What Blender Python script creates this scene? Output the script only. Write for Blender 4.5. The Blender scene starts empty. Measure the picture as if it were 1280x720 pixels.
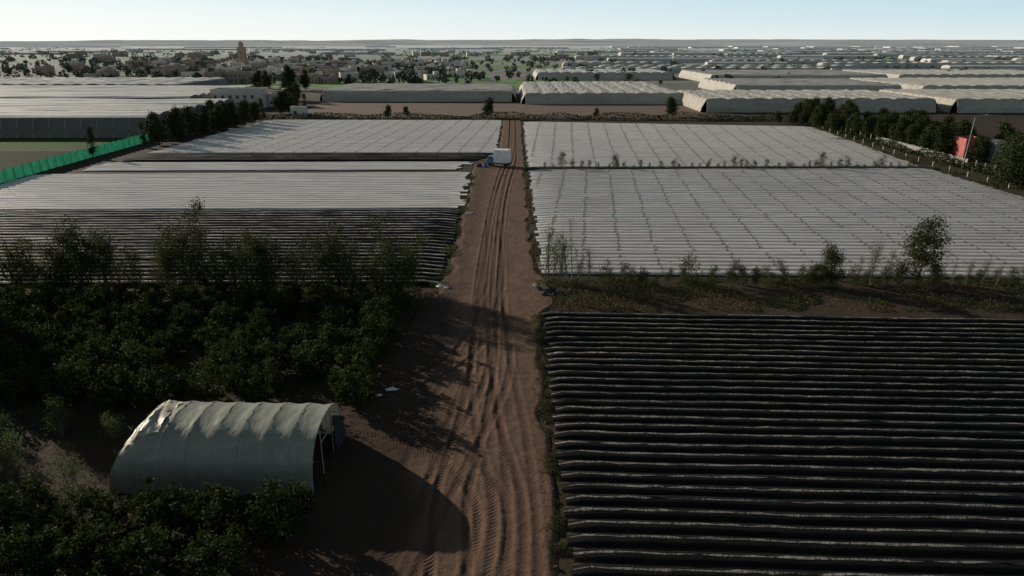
import bpy, math, numpy as np
from mathutils import Vector
R = np.random.default_rng(7)
scene = bpy.context.scene
GZ = -0.15

# ------------------------------------------------------------------ materials
def new_mat(name):
    m = bpy.data.materials.new(name); m.use_nodes = True
    nt = m.node_tree; nt.nodes.clear()
    return m, nt
def N(nt, t, **kw):
    n = nt.nodes.new(t)
    for k, v in kw.items():
        if k in n.inputs.keys(): n.inputs[k].default_value = v
        else: setattr(n, k, v)
    return n
def rgba(c): return (c[0], c[1], c[2], 1)
def mixc(nt, fac, a, b, bt='MIX'):
    n = nt.nodes.new('ShaderNodeMix'); n.data_type = 'RGBA'; n.blend_type = bt
    for idx, v in ((0, fac), (6, a), (7, b)):
        if isinstance(v, bpy.types.NodeSocket): nt.links.new(v, n.inputs[idx])
        elif isinstance(v, (int, float)): n.inputs[idx].default_value = v
        else: n.inputs[idx].default_value = rgba(v)
    return n.outputs[2]
def math_(nt, op, a, b=0.0, clamp=False):
    n = nt.nodes.new('ShaderNodeMath'); n.operation = op; n.use_clamp = clamp
    for i, v in enumerate((a, b)):
        if isinstance(v, bpy.types.NodeSocket): nt.links.new(v, n.inputs[i])
        else: n.inputs[i].default_value = v
    return n.outputs[0]
def pos(nt, scale=(1, 1, 1)):
    g = nt.nodes.new('ShaderNodeNewGeometry')
    m = nt.nodes.new('ShaderNodeMapping'); m.inputs['Scale'].default_value = scale
    nt.links.new(g.outputs['Position'], m.inputs['Vector'])
    return m.outputs[0]
def noise(nt, vec, scale, detail=4, rough=.55, lo=.3, hi=.7):
    n = N(nt, 'ShaderNodeTexNoise'); n.inputs['Scale'].default_value = scale
    n.inputs['Detail'].default_value = min(detail, 3); n.inputs['Roughness'].default_value = rough
    nt.links.new(vec, n.inputs['Vector'])
    r = N(nt, 'ShaderNodeMapRange'); r.inputs['From Min'].default_value = lo; r.inputs['From Max'].default_value = hi
    nt.links.new(n.outputs['Fac'], r.inputs['Value'])
    return r.outputs[0]
def finish(nt, col, rough=.8, bump=None, bstr=.3, bdist=.05, transl=0., spec=.5, tcol=None):
    p = N(nt, 'ShaderNodeBsdfPrincipled')
    if isinstance(col, bpy.types.NodeSocket): nt.links.new(col, p.inputs['Base Color'])
    else: p.inputs['Base Color'].default_value = rgba(col)
    if isinstance(rough, bpy.types.NodeSocket): nt.links.new(rough, p.inputs['Roughness'])
    else: p.inputs['Roughness'].default_value = rough
    p.inputs['Specular IOR Level'].default_value = spec
    if bump is not None:
        b = N(nt, 'ShaderNodeBump'); b.inputs['Strength'].default_value = bstr; b.inputs['Distance'].default_value = bdist
        nt.links.new(bump, b.inputs['Height']); nt.links.new(b.outputs[0], p.inputs['Normal'])
    o = N(nt, 'ShaderNodeOutputMaterial')
    if transl > 0:
        t = N(nt, 'ShaderNodeBsdfTranslucent')
        if tcol is not None: t.inputs['Color'].default_value = rgba(tcol)
        elif isinstance(col, bpy.types.NodeSocket): nt.links.new(col, t.inputs['Color'])
        else: t.inputs['Color'].default_value = rgba(col)
        mx = N(nt, 'ShaderNodeMixShader'); mx.inputs[0].default_value = transl
        nt.links.new(p.outputs[0], mx.inputs[1]); nt.links.new(t.outputs[0], mx.inputs[2])
        nt.links.new(mx.outputs[0], o.inputs[0])
    else: nt.links.new(p.outputs[0], o.inputs[0])
def simple(name, c1, c2=None, scale=1., rough=.8, bstr=.3, bdist=.03, bscale=None, transl=0., spec=.4, sc=(1, 1, 1), detail=4):
    m, nt = new_mat(name)
    v = pos(nt, sc)
    c2 = c2 or tuple(x * .7 for x in c1)
    f = noise(nt, v, scale, detail)
    b = noise(nt, v, bscale or scale * 4, 4, .6, 0, 1)
    finish(nt, mixc(nt, f, c1, c2), rough, b, bstr, bdist, transl, spec)
    return m

def leaf_mat(name, dark, light, transl=.3):
    m, nt = new_mat(name)
    g = N(nt, 'ShaderNodeNewGeometry'); oi = N(nt, 'ShaderNodeObjectInfo')
    f = math_(nt, 'MULTIPLY', g.outputs['Random Per Island'], .75)
    f = math_(nt, 'ADD', f, math_(nt, 'MULTIPLY', oi.outputs['Random'], .35), True)
    col = mixc(nt, f, dark, light)
    finish(nt, col, .75, transl=transl, spec=.1)
    return m

M = {}
M['citrus'] = leaf_mat('citrus_leaves', (.012, .024, .007), (.048, .066, .016), .28)
M['young'] = leaf_mat('young_leaves', (.05, .08, .02), (.13, .16, .05), .4)
M['euc'] = leaf_mat('slender_leaves', (.022, .034, .012), (.075, .085, .028), .3)
M['conifer'] = leaf_mat('dark_leaves', (.016, .027, .010), (.058, .070, .022), 0)
M['weed'] = leaf_mat('weed_leaves', (.032, .048, .013), (.10, .11, .04), .3)
M['dry'] = leaf_mat('dry_grass', (.07, .052, .03), (.17, .13, .07), .3)
M['bark'] = simple('bark', (.10, .075, .055), (.05, .04, .03), 6, .9)
M['palebark'] = simple('pale_bark', (.24, .21, .17), (.12, .10, .08), 6, .9)

def film(name, c1, c2, dirt, transl=.3, rough=.42):
    m, nt = new_mat(name)
    a = noise(nt, pos(nt, (.05, .12, .1)), 1.0, 5, .6)
    b = noise(nt, pos(nt, (.5, 2.2, 1)), 1.2, 5, .6, .45, .8)
    d = noise(nt, pos(nt, (.02, .035, .1)), 1.0, 3, .6, .4, .65)
    col = mixc(nt, a, c1, c2)
    col = mixc(nt, math_(nt, 'MULTIPLY', b, .4), col, dirt)
    col = mixc(nt, math_(nt, 'MULTIPLY', d, .22), col, dirt)
    cr = noise(nt, pos(nt, (1.2, 3, 3)), 2.2, 4, .65, 0, 1)
    finish(nt, col, rough, cr, .6, .08, transl, 1.0)
    return m
M['film'] = film('tunnel_film', (.93, .885, .82), (.80, .76, .70), (.58, .52, .44), .22, .34)
M['film_warm'] = film('tunnel_film_warm', (.98, .925, .845), (.93, .865, .775), (.72, .63, .52), .18, .34)
M['rope'] = simple('tunnel_tie', (.46, .42, .37), (.32, .29, .25), 3)
M['soil'] = simple('furrow_soil', (.070, .045, .030), (.036, .024, .017), 1.5, .95, .6, .05, 6)
def mulch(name, c, rough):
    m, nt = new_mat(name)
    a = noise(nt, pos(nt, (.3, 1, 1)), 1.5, 5, .6)
    cr = noise(nt, pos(nt, (2.5, 5, 5)), 2.0, 5, .65, 0, 1)
    col = mixc(nt, a, c, tuple(x * 1.9 for x in c))
    finish(nt, col, rough, cr, .7, .06, 0, .06)
    return m
M['mulch'] = mulch('black_mulch', (.0085, .008, .0075), .65)
m, nt = new_mat('mulch_crease')
a = noise(nt, pos(nt, (1.6, 1.5, 1)), 1.8, 6, .7, .32, .6)
b = noise(nt, pos(nt, (.06, .2, 1)), 1, 3, .5)
finish(nt, mixc(nt, math_(nt, 'MULTIPLY', a, math_(nt, 'ADD', math_(nt, 'MULTIPLY', b, .5), .5)), (.040, .037, .033), (.27, .25, .22)), .6, a, .7, .06, spec=.2)
M['crease'] = m
m, nt = new_mat('white_crease')
a = noise(nt, pos(nt, (.8, 1.5, 1)), 1.2, 6, .7, .3, .6)
finish(nt, mixc(nt, a, (.11, .105, .10), (.50, .48, .44)), .5, a, .6, .05, spec=.2)
M['wcrease'] = m

# ------------------------------------------------------------------ mesh builder
class MB:
    def __init__(s): s.v = []; s.q = []; s.m = []; s.n = 0
    def add(s, v, q, mi=0):
        v = np.asarray(v, float).reshape(-1, 3); q = np.asarray(q, int).reshape(-1, 4)
        s.v.append(v); s.q.append(q + s.n); s.n += len(v)
        s.m.append(np.full(len(q), mi) if np.isscalar(mi) else np.asarray(mi))
    def grid(s, P, mi=0):
        a, b = P.shape[:2]
        idx = np.arange(a * b).reshape(a, b)
        q = np.stack([idx[:-1, :-1], idx[:-1, 1:], idx[1:, 1:], idx[1:, :-1]], -1).reshape(-1, 4)
        s.add(P, q, mi)
    def box(s, c, d, mi=0, rz=0., taper=1.):
        x, y, z = [k / 2 for k in d]
        v = np.array([[-x, -y, -z], [x, -y, -z], [x, y, -z], [-x, y, -z], [-x * taper, -y * taper, z], [x * taper, -y * taper, z], [x * taper, y * taper, z], [-x * taper, y * taper, z]])
        ca, sa = math.cos(rz), math.sin(rz)
        v = np.stack([v[:, 0] * ca - v[:, 1] * sa, v[:, 0] * sa + v[:, 1] * ca, v[:, 2]], -1) + np.array(c)
        s.add(v, [[0, 3, 2, 1], [4, 5, 6, 7], [0, 1, 5, 4], [1, 2, 6, 5], [2, 3, 7, 6], [3, 0, 4, 7]], mi)
    def tube(s, pts, rad, n=6, mi=0):
        pts = np.asarray(pts, float); rad = np.broadcast_to(rad, (len(pts),))
        t = np.gradient(pts, axis=0); t /= np.linalg.norm(t, axis=1)[:, None] + 1e-9
        ref = np.array([1., 0, 0]) if abs(t[0][0]) < .8 else np.array([0, 1., 0])
        u = np.cross(t, ref); u /= np.linalg.norm(u, axis=1)[:, None] + 1e-9
        w = np.cross(t, u)
        a = np.linspace(0, 2 * np.pi, n + 1)
        P = pts[:, None] + rad[:, None, None] * (np.cos(a)[None, :, None] * u[:, None] + np.sin(a)[None, :, None] * w[:, None])
        s.grid(P, mi)
    def leaves(s, C, size, mi=0, rng=R, aspect=.6, up=0.):
        n = len(C); size = np.broadcast_to(size, (n,)) * rng.uniform(.6, 1.3, n)
        a = rng.normal(size=(n, 3)); a[:, 2] += up; a /= np.linalg.norm(a, axis=1)[:, None]
        b = np.cross(a, rng.normal(size=(n, 3))); b /= np.linalg.norm(b, axis=1)[:, None]
        a = a * size[:, None] * .5; b = b * size[:, None] * .5 * aspect
        V = np.stack([C - a, C + b, C + a, C - b], 1).reshape(-1, 3)
        s.add(V, np.arange(4 * n).reshape(n, 4), mi)
    def mesh(s, name, mats, smooth=False):
        v = np.concatenate(s.v); q = np.concatenate(s.q); mi = np.concatenate(s.m)
        me = bpy.data.meshes.new(name)
        me.vertices.add(len(v)); me.vertices.foreach_set('co', v.ravel())
        me.loops.add(q.size); me.loops.foreach_set('vertex_index', q.ravel().astype(np.int32))
        me.polygons.add(len(q)); me.polygons.foreach_set('loop_start', (np.arange(len(q)) * 4).astype(np.int32))
        me.polygons.foreach_set('loop_total', np.full(len(q), 4, np.int32))
        for mm in mats: me.materials.append(mm)
        me.polygons.foreach_set('material_index', mi.astype(np.int32))
        me.polygons.foreach_set('use_smooth', np.full(len(q), smooth))
        me.update(calc_edges=True)
        return me
    def obj(s, name, mats, smooth=False, loc=(0, 0, 0), parent=None):
        return inst(name, s.mesh(name, mats, smooth), loc, parent=parent)
def inst(name, me, loc=(0, 0, 0), rz=0., sc=1., parent=None):
    o = bpy.data.objects.new(name, me); o.location = loc; o.rotation_euler = (0, 0, rz)
    o.scale = (sc, sc, sc) if np.isscalar(sc) else sc
    scene.collection.objects.link(o)
    if parent: o.parent = parent
    return o
def empty(name, loc=(0, 0, 0), rz=0.):
    o = bpy.data.objects.new(name, None); o.location = loc; o.rotation_euler = (0, 0, rz)
    scene.collection.objects.link(o); return o

def vnoise(x, y, seed=0):
    r = np.random.default_rng(seed).random((64, 64))
    xi = np.floor(x).astype(int); yi = np.floor(y).astype(int); fx = x - xi; fy = y - yi
    fx = fx * fx * (3 - 2 * fx); fy = fy * fy * (3 - 2 * fy)
    g = lambda a, b: r[a % 64, b % 64]
    return (g(xi, yi) * (1 - fx) + g(xi + 1, yi) * fx) * (1 - fy) + (g(xi, yi + 1) * (1 - fx) + g(xi + 1, yi + 1) * fx) * fy

# ------------------------------------------------------------------ ground
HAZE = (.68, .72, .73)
def haze(nt, col, start=250., full=5000., mx=.88):  # distance haze painted into the surface colour, growing with Y
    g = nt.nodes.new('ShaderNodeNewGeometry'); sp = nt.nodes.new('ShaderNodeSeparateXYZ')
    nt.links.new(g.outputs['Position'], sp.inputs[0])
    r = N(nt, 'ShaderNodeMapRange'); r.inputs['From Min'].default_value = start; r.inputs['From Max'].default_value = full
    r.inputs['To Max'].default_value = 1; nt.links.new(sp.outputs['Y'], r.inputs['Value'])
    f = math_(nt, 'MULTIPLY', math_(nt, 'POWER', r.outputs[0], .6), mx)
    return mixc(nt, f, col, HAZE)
m, nt = new_mat('ground_soil')
v = pos(nt)
near = mixc(nt, noise(nt, v, .25, 8, .6), (.062, .042, .029), (.034, .025, .018))
near = mixc(nt, math_(nt, 'MULTIPLY', noise(nt, v, .9, 6, .7, .5, .7), .6), near, (.042, .05, .02))
vo = N(nt, 'ShaderNodeTexVoronoi'); vo.distance = 'CHEBYCHEV'; vo.inputs['Scale'].default_value = 1.
nt.links.new(pos(nt, (.0035, .008, 0)), vo.inputs['Vector'])
sc = N(nt, 'ShaderNodeSeparateColor'); nt.links.new(vo.outputs['Color'], sc.inputs[0])
cr = N(nt, 'ShaderNodeValToRGB'); cr.color_ramp.interpolation = 'CONSTANT'
cols = [(0, (.13, .10, .075)), (.18, (.05, .10, .03)), (.36, (.15, .125, .095)), (.48, (.05, .075, .04)), (.62, (.30, .29, .27)), (.68, (.11, .09, .07)), (.80, (.10, .24, .04)), (.90, (.16, .14, .10))]
e = cr.color_ramp.elements
e[0].position = 0; e[0].color = rgba(cols[0][1]); e[1].position = cols[1][0]; e[1].color = rgba(cols[1][1])
for p_, c_ in cols[2:]:
    k = e.new(p_); k.color = rgba(c_)
nt.links.new(sc.outputs[0], cr.inputs[0])
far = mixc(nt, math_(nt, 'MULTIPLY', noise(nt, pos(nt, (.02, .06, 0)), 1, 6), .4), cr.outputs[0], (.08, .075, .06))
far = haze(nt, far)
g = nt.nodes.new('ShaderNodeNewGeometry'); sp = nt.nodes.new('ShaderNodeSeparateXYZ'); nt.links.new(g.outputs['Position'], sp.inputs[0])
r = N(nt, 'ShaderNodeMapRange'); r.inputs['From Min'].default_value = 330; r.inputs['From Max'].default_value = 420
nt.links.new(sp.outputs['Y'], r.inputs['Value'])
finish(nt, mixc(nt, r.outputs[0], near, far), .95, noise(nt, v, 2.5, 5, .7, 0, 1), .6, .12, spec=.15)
mb = MB(); xs = np.linspace(-14000, 14000, 15); ys = np.linspace(-600, 16000, 12)
mb.grid(np.stack([*np.meshgrid(xs, ys), np.full((12, 15), GZ)], -1)); mb.obj('ground', [m])

m, nt = new_mat('hills')
c = mixc(nt, noise(nt, pos(nt, (.0012, .006, .03)), 1, 7, .65, .4, .6), (.36, .40, .41), (.58, .61, .61))  # pale air haze baked into the hill colours
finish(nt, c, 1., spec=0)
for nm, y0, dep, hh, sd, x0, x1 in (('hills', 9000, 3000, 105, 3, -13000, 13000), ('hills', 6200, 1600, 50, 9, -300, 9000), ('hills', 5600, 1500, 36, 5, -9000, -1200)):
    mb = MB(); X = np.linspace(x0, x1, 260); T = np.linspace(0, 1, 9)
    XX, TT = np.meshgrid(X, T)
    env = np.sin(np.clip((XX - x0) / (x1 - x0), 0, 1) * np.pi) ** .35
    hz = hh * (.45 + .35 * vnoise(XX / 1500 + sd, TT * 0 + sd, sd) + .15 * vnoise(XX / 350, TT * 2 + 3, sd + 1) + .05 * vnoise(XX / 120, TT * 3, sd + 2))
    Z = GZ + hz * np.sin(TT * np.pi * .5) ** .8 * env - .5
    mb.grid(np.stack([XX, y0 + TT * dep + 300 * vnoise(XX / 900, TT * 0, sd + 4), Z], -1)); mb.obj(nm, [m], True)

# ------------------------------------------------------------------ dirt road with ruts
def chaikin(p, k=3):
    p = np.array(p, float)
    for _ in range(k):
        a = p[:-1] * .75 + p[1:] * .25; b = p[:-1] * .25 + p[1:] * .75
        q = np.empty((2 * len(a), 2)); q[0::2] = a; q[1::2] = b
        p = np.vstack([p[:1], q, p[-1:]])
    return p
tracks = [
 ([(-2.6, 20), (-3.2, 28), (-3.7, 33), (-2.9, 40), (-2.3, 50), (-2.5, 62), (-2.4, 75), (-2.3, 100), (-1.6, 125), (-.4, 145), (.3, 160), (.4, 242)], 1.0, .95),
 ([(-1.2, 20), (-.1, 29), (-.2, 34), (-1.9, 42), (-2.6, 52), (-2.9, 66), (-3.0, 80), (-2.7, 110), (-1.8, 140), (0.1, 165), (.2, 242)], .75, .85),
 ([(-7, 20), (-5.6, 28), (-4, 36), (-1.3, 46), (-.8, 54), (-1.9, 64), (-2.0, 80), (-2.6, 95)], .7, .9),
 ([(-2.2, 66), (-2.8, 58), (-4.6, 51), (-9, 46.5), (-15, 44)], .7, .9),
 ([(.3, 20), (.7, 31), (.1, 42), (-1.0, 52), (-1.6, 64), (-1.9, 90)], .5, .8),
 ([(-3.0, 22), (-.9, 29), (-1.2, 34), (-4.3, 38.5), (-9, 41), (-14, 42)], .7, .85),
 ([(-9, 20), (-6.4, 30), (-5.6, 40), (-4.3, 50), (-2.9, 62)], .5, .9)]
YY = np.concatenate([np.arange(20, 64, .1), np.arange(64, 130, .22), np.arange(130, 242, .6)])
EL = np.interp(YY, [20, 40, 48, 60, 66, 75, 140, 149, 160, 242], [-17, -16, -12, -10.4, -9.0, -7.4, -8.2, -8.8, -3.6, -3.1])
ER = np.interp(YY, [20, 61, 65, 72, 76, 140, 242], [2.4, 2.8, 4.6, 4.6, 2.9, 3.2, 3.5])
nx = 170; U = np.linspace(0, 1, nx)
X = EL[:, None] + (ER - EL)[:, None] * U[None]; Y = np.repeat(YY[:, None], nx, 1)
rut = np.zeros(X.size); S = np.zeros(X.size)
H = np.zeros(X.size); px, py = X.ravel(), Y.ravel()
for pts, stg, hw in tracks:
    p = chaikin(pts); seg = np.r_[0, np.cumsum(np.linalg.norm(np.diff(p, axis=0), axis=1))]
    ss = np.arange(0, seg[-1], .8); q = np.stack([np.interp(ss, seg, p[:, 0]), np.interp(ss, seg, p[:, 1])], -1)
    bd = np.full(px.size, 9e9); bi = np.zeros(px.size, int)
    for i in range(len(q)):
        sel = slice(*np.searchsorted(py, (q[i, 1] - 5, q[i, 1] + 5)))
        d = (px[sel] - q[i, 0]) ** 2 + (py[sel] - q[i, 1]) ** 2
        mk = d < bd[sel]; bd[sel] = np.where(mk, d, bd[sel]); bi[sel] = np.where(mk, i, bi[sel])
    i0 = np.clip(bi, 1, len(q) - 2); tg = q[i0 + 1] - q[i0 - 1]; tg /= np.linalg.norm(tg, axis=1)[:, None]
    rel = np.stack([px, py], -1) - q[bi]
    dist = np.abs(rel[:, 0] * tg[:, 1] - rel[:, 1] * tg[:, 0]) + np.where(bd > 25, 50, 0)
    sloc = ss[bi] + (rel * tg).sum(1)
    k = np.exp(-((dist - hw) / .25) ** 4) * stg * (.75 + .5 * (vnoise(px * .4, py * .25, 77) - .2))
    kr = np.exp(-((np.abs(dist - hw) - .38) / .13) ** 2) * stg
    H += -.062 * k * (1 - .5 * (rut > .3)) + .028 * kr
    mk = k > rut; S = np.where(mk, sloc + dist * .8, S); rut = np.maximum(rut, k)
H = H.reshape(X.shape); rut = np.clip(rut, 0, 1).reshape(X.shape); S = S.reshape(X.shape)
H = np.clip(H, -.13, .08)
H += .05 * (vnoise(X * .7, Y * .5, 1) - .5) + .03 * (vnoise(X * 2.3, Y * 2.1, 2) - .5) + .02 * (vnoise(X * 6, Y * 6, 3) - .5) * (1 - rut)
edge = np.minimum(X - EL[:, None], ER[:, None] - X) + 1.1 * (vnoise(X * .5, Y * .35, 5) - .5)
ef = np.clip(edge / .7, 0, 1)
Z = .02 + H; Z = np.where(ef < 1, Z * ef + (-.24) * (1 - ef), Z)
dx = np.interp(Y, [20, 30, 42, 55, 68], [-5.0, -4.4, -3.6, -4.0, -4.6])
painted_shade = np.clip((dx - X + 2.6 * (vnoise(X * .35, Y * .25, 31) - .5)) / 2.2, 0, 1) * (Y < 68) + .5 * np.clip((-4.4 - X) / 1.2, 0, 1) * (Y >= 68)  # tree shade painted into the yard soil; farther along, a darker left edge
mb = MB(); mb.grid(np.stack([X, Y, Z], -1))
m, nt = new_mat('dirt_road')
at = N(nt, 'ShaderNodeAttribute'); at.attribute_name = 'rut'; as_ = N(nt, 'ShaderNodeAttribute'); as_.attribute_name = 'run'; ad = N(nt, 'ShaderNodeAttribute'); ad.attribute_name = 'painted_shade'
v = pos(nt)
c = mixc(nt, noise(nt, v, .35, 7, .65), (.165, .100, .068), (.108, .066, .045))
c = mixc(nt, math_(nt, 'MULTIPLY', noise(nt, v, 2.2, 6, .7, .45, .75), .45), c, (.23, .16, .115))
c = mixc(nt, math_(nt, 'MULTIPLY', noise(nt, pos(nt, (.9, .12, 1)), 1.3, 4, .6, .5, .75), .45), c, (.065, .040, .028))
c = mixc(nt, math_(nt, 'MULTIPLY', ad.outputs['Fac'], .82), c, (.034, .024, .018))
c = mixc(nt, math_(nt, 'MULTIPLY', at.outputs['Fac'], .66), c, (.052, .029, .020))
tr = math_(nt, 'SINE', math_(nt, 'MULTIPLY', as_.outputs['Fac'], 21.0))
tr = math_(nt, 'MULTIPLY', math_(nt, 'MULTIPLY', tr, at.outputs['Fac']), .35)
hgt = math_(nt, 'ADD', tr, noise(nt, v, 6, 8, .75, 0, 1))
finish(nt, c, .95, hgt, .8, .06, spec=.12)
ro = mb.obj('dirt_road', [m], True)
for nm, arr in (('rut', rut), ('run', S), ('painted_shade', painted_shade)):
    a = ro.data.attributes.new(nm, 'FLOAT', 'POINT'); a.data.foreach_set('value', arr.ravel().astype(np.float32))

# ------------------------------------------------------------------ row fields
def row_field(name, nl, nr, fr, fl, pitch, kind, mats, seg=2.5, tie=0., drift=0., hs=1., jit=.35, seed=0, wob=.06):
    rg = np.random.default_rng(seed)
    nl, nr, fr, fl = [np.array(p, float) for p in (nl, nr, fr, fl)]
    n = int(round(.5 * (np.linalg.norm(fl - nl) + np.linalg.norm(fr - nr)) / pitch))
    if kind == 'tunnel':
        prof = [(0, -.04), (.05, -.02), (.075, .2), (.22, .42), (.37, .55), (.5, .6), (.63, .56), (.78, .42), (.925, .2), (.95, -.02), (1, -.04)]
        pm = [1, 0, 0, 0, 0, 0, 0, 0, 0, 1]
    else:
        prof = [(0, -.06), (.1, -.05), (.2, .2), (.3, .27), (.42, .285), (.50, .3), (.60, .32), (.70, .28), (.8, .22), (.9, -.05), (1, -.06)]
        pm = [1, 0, 0, 0, 0, 2, 0, 0, 0, 1]
    pf = np.array([a for a, b in prof]); ph = np.array([b for a, b in prof]) * hs
    mb = MB()
    L = np.linalg.norm(nr - nl); ns = max(2, int(L / seg)) + 1
    for i in range(n):
        t0, t1 = i / n, (i + 1) / n
        a0 = nl + (fl - nl) * t0; b0 = nr + (fr - nr) * t0; a1 = nl + (fl - nl) * t1; b1 = nr + (fr - nr) * t1
        e0, e1 = rg.uniform(-jit, jit, 2) / L
        u = np.linspace(e0, 1 + e1, ns) + np.r_[0, rg.normal(0, .12, ns - 2) * seg / L, 0]
        P0 = a0 + (b0 - a0) * u[:, None]; P1 = a1 + (b1 - a1) * u[:, None]
        hj = 1 + rg.normal(0, .05, ns) + rg.normal(0, .06); hj[1::2] *= .93
        hj[0] = .15; hj[-1] = .15
        yj = (vnoise(u * L / 7, np.full(ns, i * .37), seed + 5) - .5) * wob
        cj = np.zeros((ns, len(pf)))
        if kind == 'thin': cj[:, 5:7] = rg.normal(0, .035, (ns, 2)) * pitch + rg.normal(0, .03)
        P = P0[:, None] + (P1 - P0)[:, None] * (pf[None, :, None]) + np.stack([np.zeros(ns), yj], -1)[:, None]
        P[:, :, 1] += cj
        Zr = ph[None] * np.where(ph > 0, hj[:, None], 1) + rg.normal(0, .012, (ns, len(pf)))
        mb.grid(np.concatenate([P, Zr[..., None]], -1), np.tile(pm, ns - 1))
        if tie > 0:
            off = (drift * i) % tie
            for x in np.arange(off, L, tie):
                x += rg.normal(0, .1)
                uu = x / L
                if not .01 < uu < .99 or rg.random() < .06: continue
                w = rg.uniform(.07, .13) / L
                T = []
                for d in (-w, w):
                    p0 = a0 + (b0 - a0) * (uu + d); p1 = a1 + (b1 - a1) * (uu + d)
                    T.append(np.concatenate([p0 + (p1 - p0) * pf[1:-1, None] + np.array([0, np.interp(uu, u, yj)]), (ph[1:-1] * 1.04 + .035)[:, None]], -1))
                mb.grid(np.array(T), 3)
    return mb.obj(name, mats, True)
FM = [M['film'], M['soil'], M['crease'], M['rope']]; FW = [M['film_warm'], M['soil'], M['crease'], M['rope']]
BM = [M['mulch'], M['soil'], M['crease'], M['rope']]; BW = [M['mulch'], M['soil'], M['wcrease'], M['rope']]
row_field('plastic_tunnel_field', (3.4, 74.5), (88, 72.3), (88, 144), (3.6, 142), 1.5, 'tunnel', FM, tie=4.6, drift=.16, seed=1, hs=.5)
row_field('plastic_tunnel_field', (3.6, 146), (88, 147), (95, 220), (3.9, 235), 1.6, 'tunnel', FW, tie=4.8, drift=.1, seed=2, hs=.42)
row_field('plastic_tunnel_field', (-97, 106), (-8.3, 107.5), (-8.8, 140), (-96, 137.5), 1.6, 'tunnel', FW, tie=0, hs=.32, seed=3, wob=.5, jit=.8)
row_field('plastic_tunnel_field', (-91, 141.5), (-12, 143), (-9, 153), (-89, 152), 1.7, 'tunnel', FW, tie=0, hs=.32, seed=4, wob=.4, jit=1.5)
row_field('plastic_tunnel_field', (-88, 166), (-4, 166.5), (-3.5, 240), (-84, 241), 1.7, 'tunnel', FW, tie=5., drift=.1, seed=6, hs=.36)
row_field('mulched_bed_field', (-88, 154), (-9, 155), (-4, 164.5), (-88, 164.5), 1.5, 'thin', BM, seed=7)
row_field('mulched_bed_field', (-97, 70), (-8.0, 70.5), (-8.3, 106.3), (-97, 105), 1.45, 'thin', BW, seed=8)
row_field('mulched_bed_field', (3.0, 20), (74, 17.5), (74, 59.5), (3.0, 62.5), 1.14, 'thin', BM, seg=.9, seed=9, wob=.2, jit=.25, hs=.8)

# ------------------------------------------------------------------ vegetation
def citrus_mesh(seed):
    rg = np.random.default_rng(seed); mb = MB()
    h = rg.uniform(2.6, 3.1); r = rg.uniform(1.5, 1.8)
    mb.tube([(0, 0, -.1), (.03, 0, .3), (0, .02, .7)], [.12, .1, .09], 7, 0)
    for k in range(6):
        a = rg.uniform(0, 6.28); mb.tube([(0, 0, .5), (.4 * math.cos(a), .4 * math.sin(a), 1.1), (r * .7 * math.cos(a), r * .7 * math.sin(a), rg.uniform(1.4, 2.1))], [.07, .05, .02], 5, 0)
    nc = 85; d = rg.normal(size=(nc, 3)); d /= np.linalg.norm(d, axis=1)[:, None]
    rad = rg.uniform(.55, 1.0, nc) ** .5
    C = d * rad[:, None] * np.array([r, r, h * .46]); C[:, 2] += h * .52
    C *= (1 + .10 * rg.normal(size=(nc, 1))); C[:, 2] = np.maximum(C[:, 2], .3)
    pts = []
    for c in C:
        k = rg.integers(35, 60); pts.append(c + rg.normal(0, rg.uniform(.11, .2), (k, 3)))
    P = np.concatenate(pts); P = P[P[:, 2] > .08]
    mb.leaves(P, .19, 1, rg, .7)
    return mb.mesh('citrus_tree', [M['bark'], M['citrus']])
citrus = [citrus_mesh(100 + i) for i in range(6)]
def tree_mesh(seed, h, spread, leaf, leafsize, nbr=16, dens=45, bark='bark', clump=.35, start=.2, stems=1, trunk=.1, upw=.8):
    rg = np.random.default_rng(seed); mb = MB(); pts = []
    for s in range(stems):
        lean = rg.normal(0, .06 if stems == 1 else .14, 2); hh = h * (1 if s == 0 else rg.uniform(.6, .95)); base = rg.normal(0, .0 if stems == 1 else .18, 2)
        z = np.linspace(-.2, hh, 8)
        px_ = base[0] + lean[0] * z + np.cumsum(rg.normal(0, .03 * h / 7, 8)); py_ = base[1] + lean[1] * z + np.cumsum(rg.normal(0, .03 * h / 7, 8))
        T = np.stack([px_, py_, z], -1)
        mb.tube(T, np.linspace(trunk, .015, 8) * (1 if s == 0 else .7), 6, 0)
        for b in range(nbr):
            t = rg.uniform(start, .97); o = np.array([np.interp(t * hh, z, T[:, k]) for k in range(3)])
            a = rg.uniform(0, 6.28); ln = spread * (1.15 - t) ** .6 * rg.uniform(.5, 1.15)
            dr = np.array([math.cos(a), math.sin(a), upw * rg.uniform(.4, 1.4)]); dr /= np.linalg.norm(dr)
            m1 = o + dr * ln * .5 + rg.normal(0, .08, 3); e1 = o + dr * ln + np.array([0, 0, rg.uniform(-.1, .25) * ln])
            mb.tube([o, m1, e1], [trunk * .35 * (1.1 - t) + .008, trunk * .2 * (1.1 - t) + .006, .006], 4, 0)
            for sub in range(3):
                s0 = m1 + (e1 - m1) * rg.uniform(0, .8); s1 = s0 + rg.normal(0, .22 * ln, 3) + np.array([0, 0, .12 * ln])
                mb.tube([s0, (s0 + s1) / 2, s1], [.012, .008, .005], 3, 0)
                if dens: pts.append(s1 + rg.normal(0, clump, (max(1, int(dens * .5 * rg.uniform(.3, 1.5))), 3)) * [1, 1, .8])
            if dens:
                pts.append(e1 + rg.normal(0, clump, (max(1, int(dens * rg.uniform(.3, 1.3))), 3)))
    if pts: mb.leaves(np.concatenate(pts), leafsize, 1, rg, .45)
    return mb.mesh('tree', [M[bark], M[leaf]])
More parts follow.
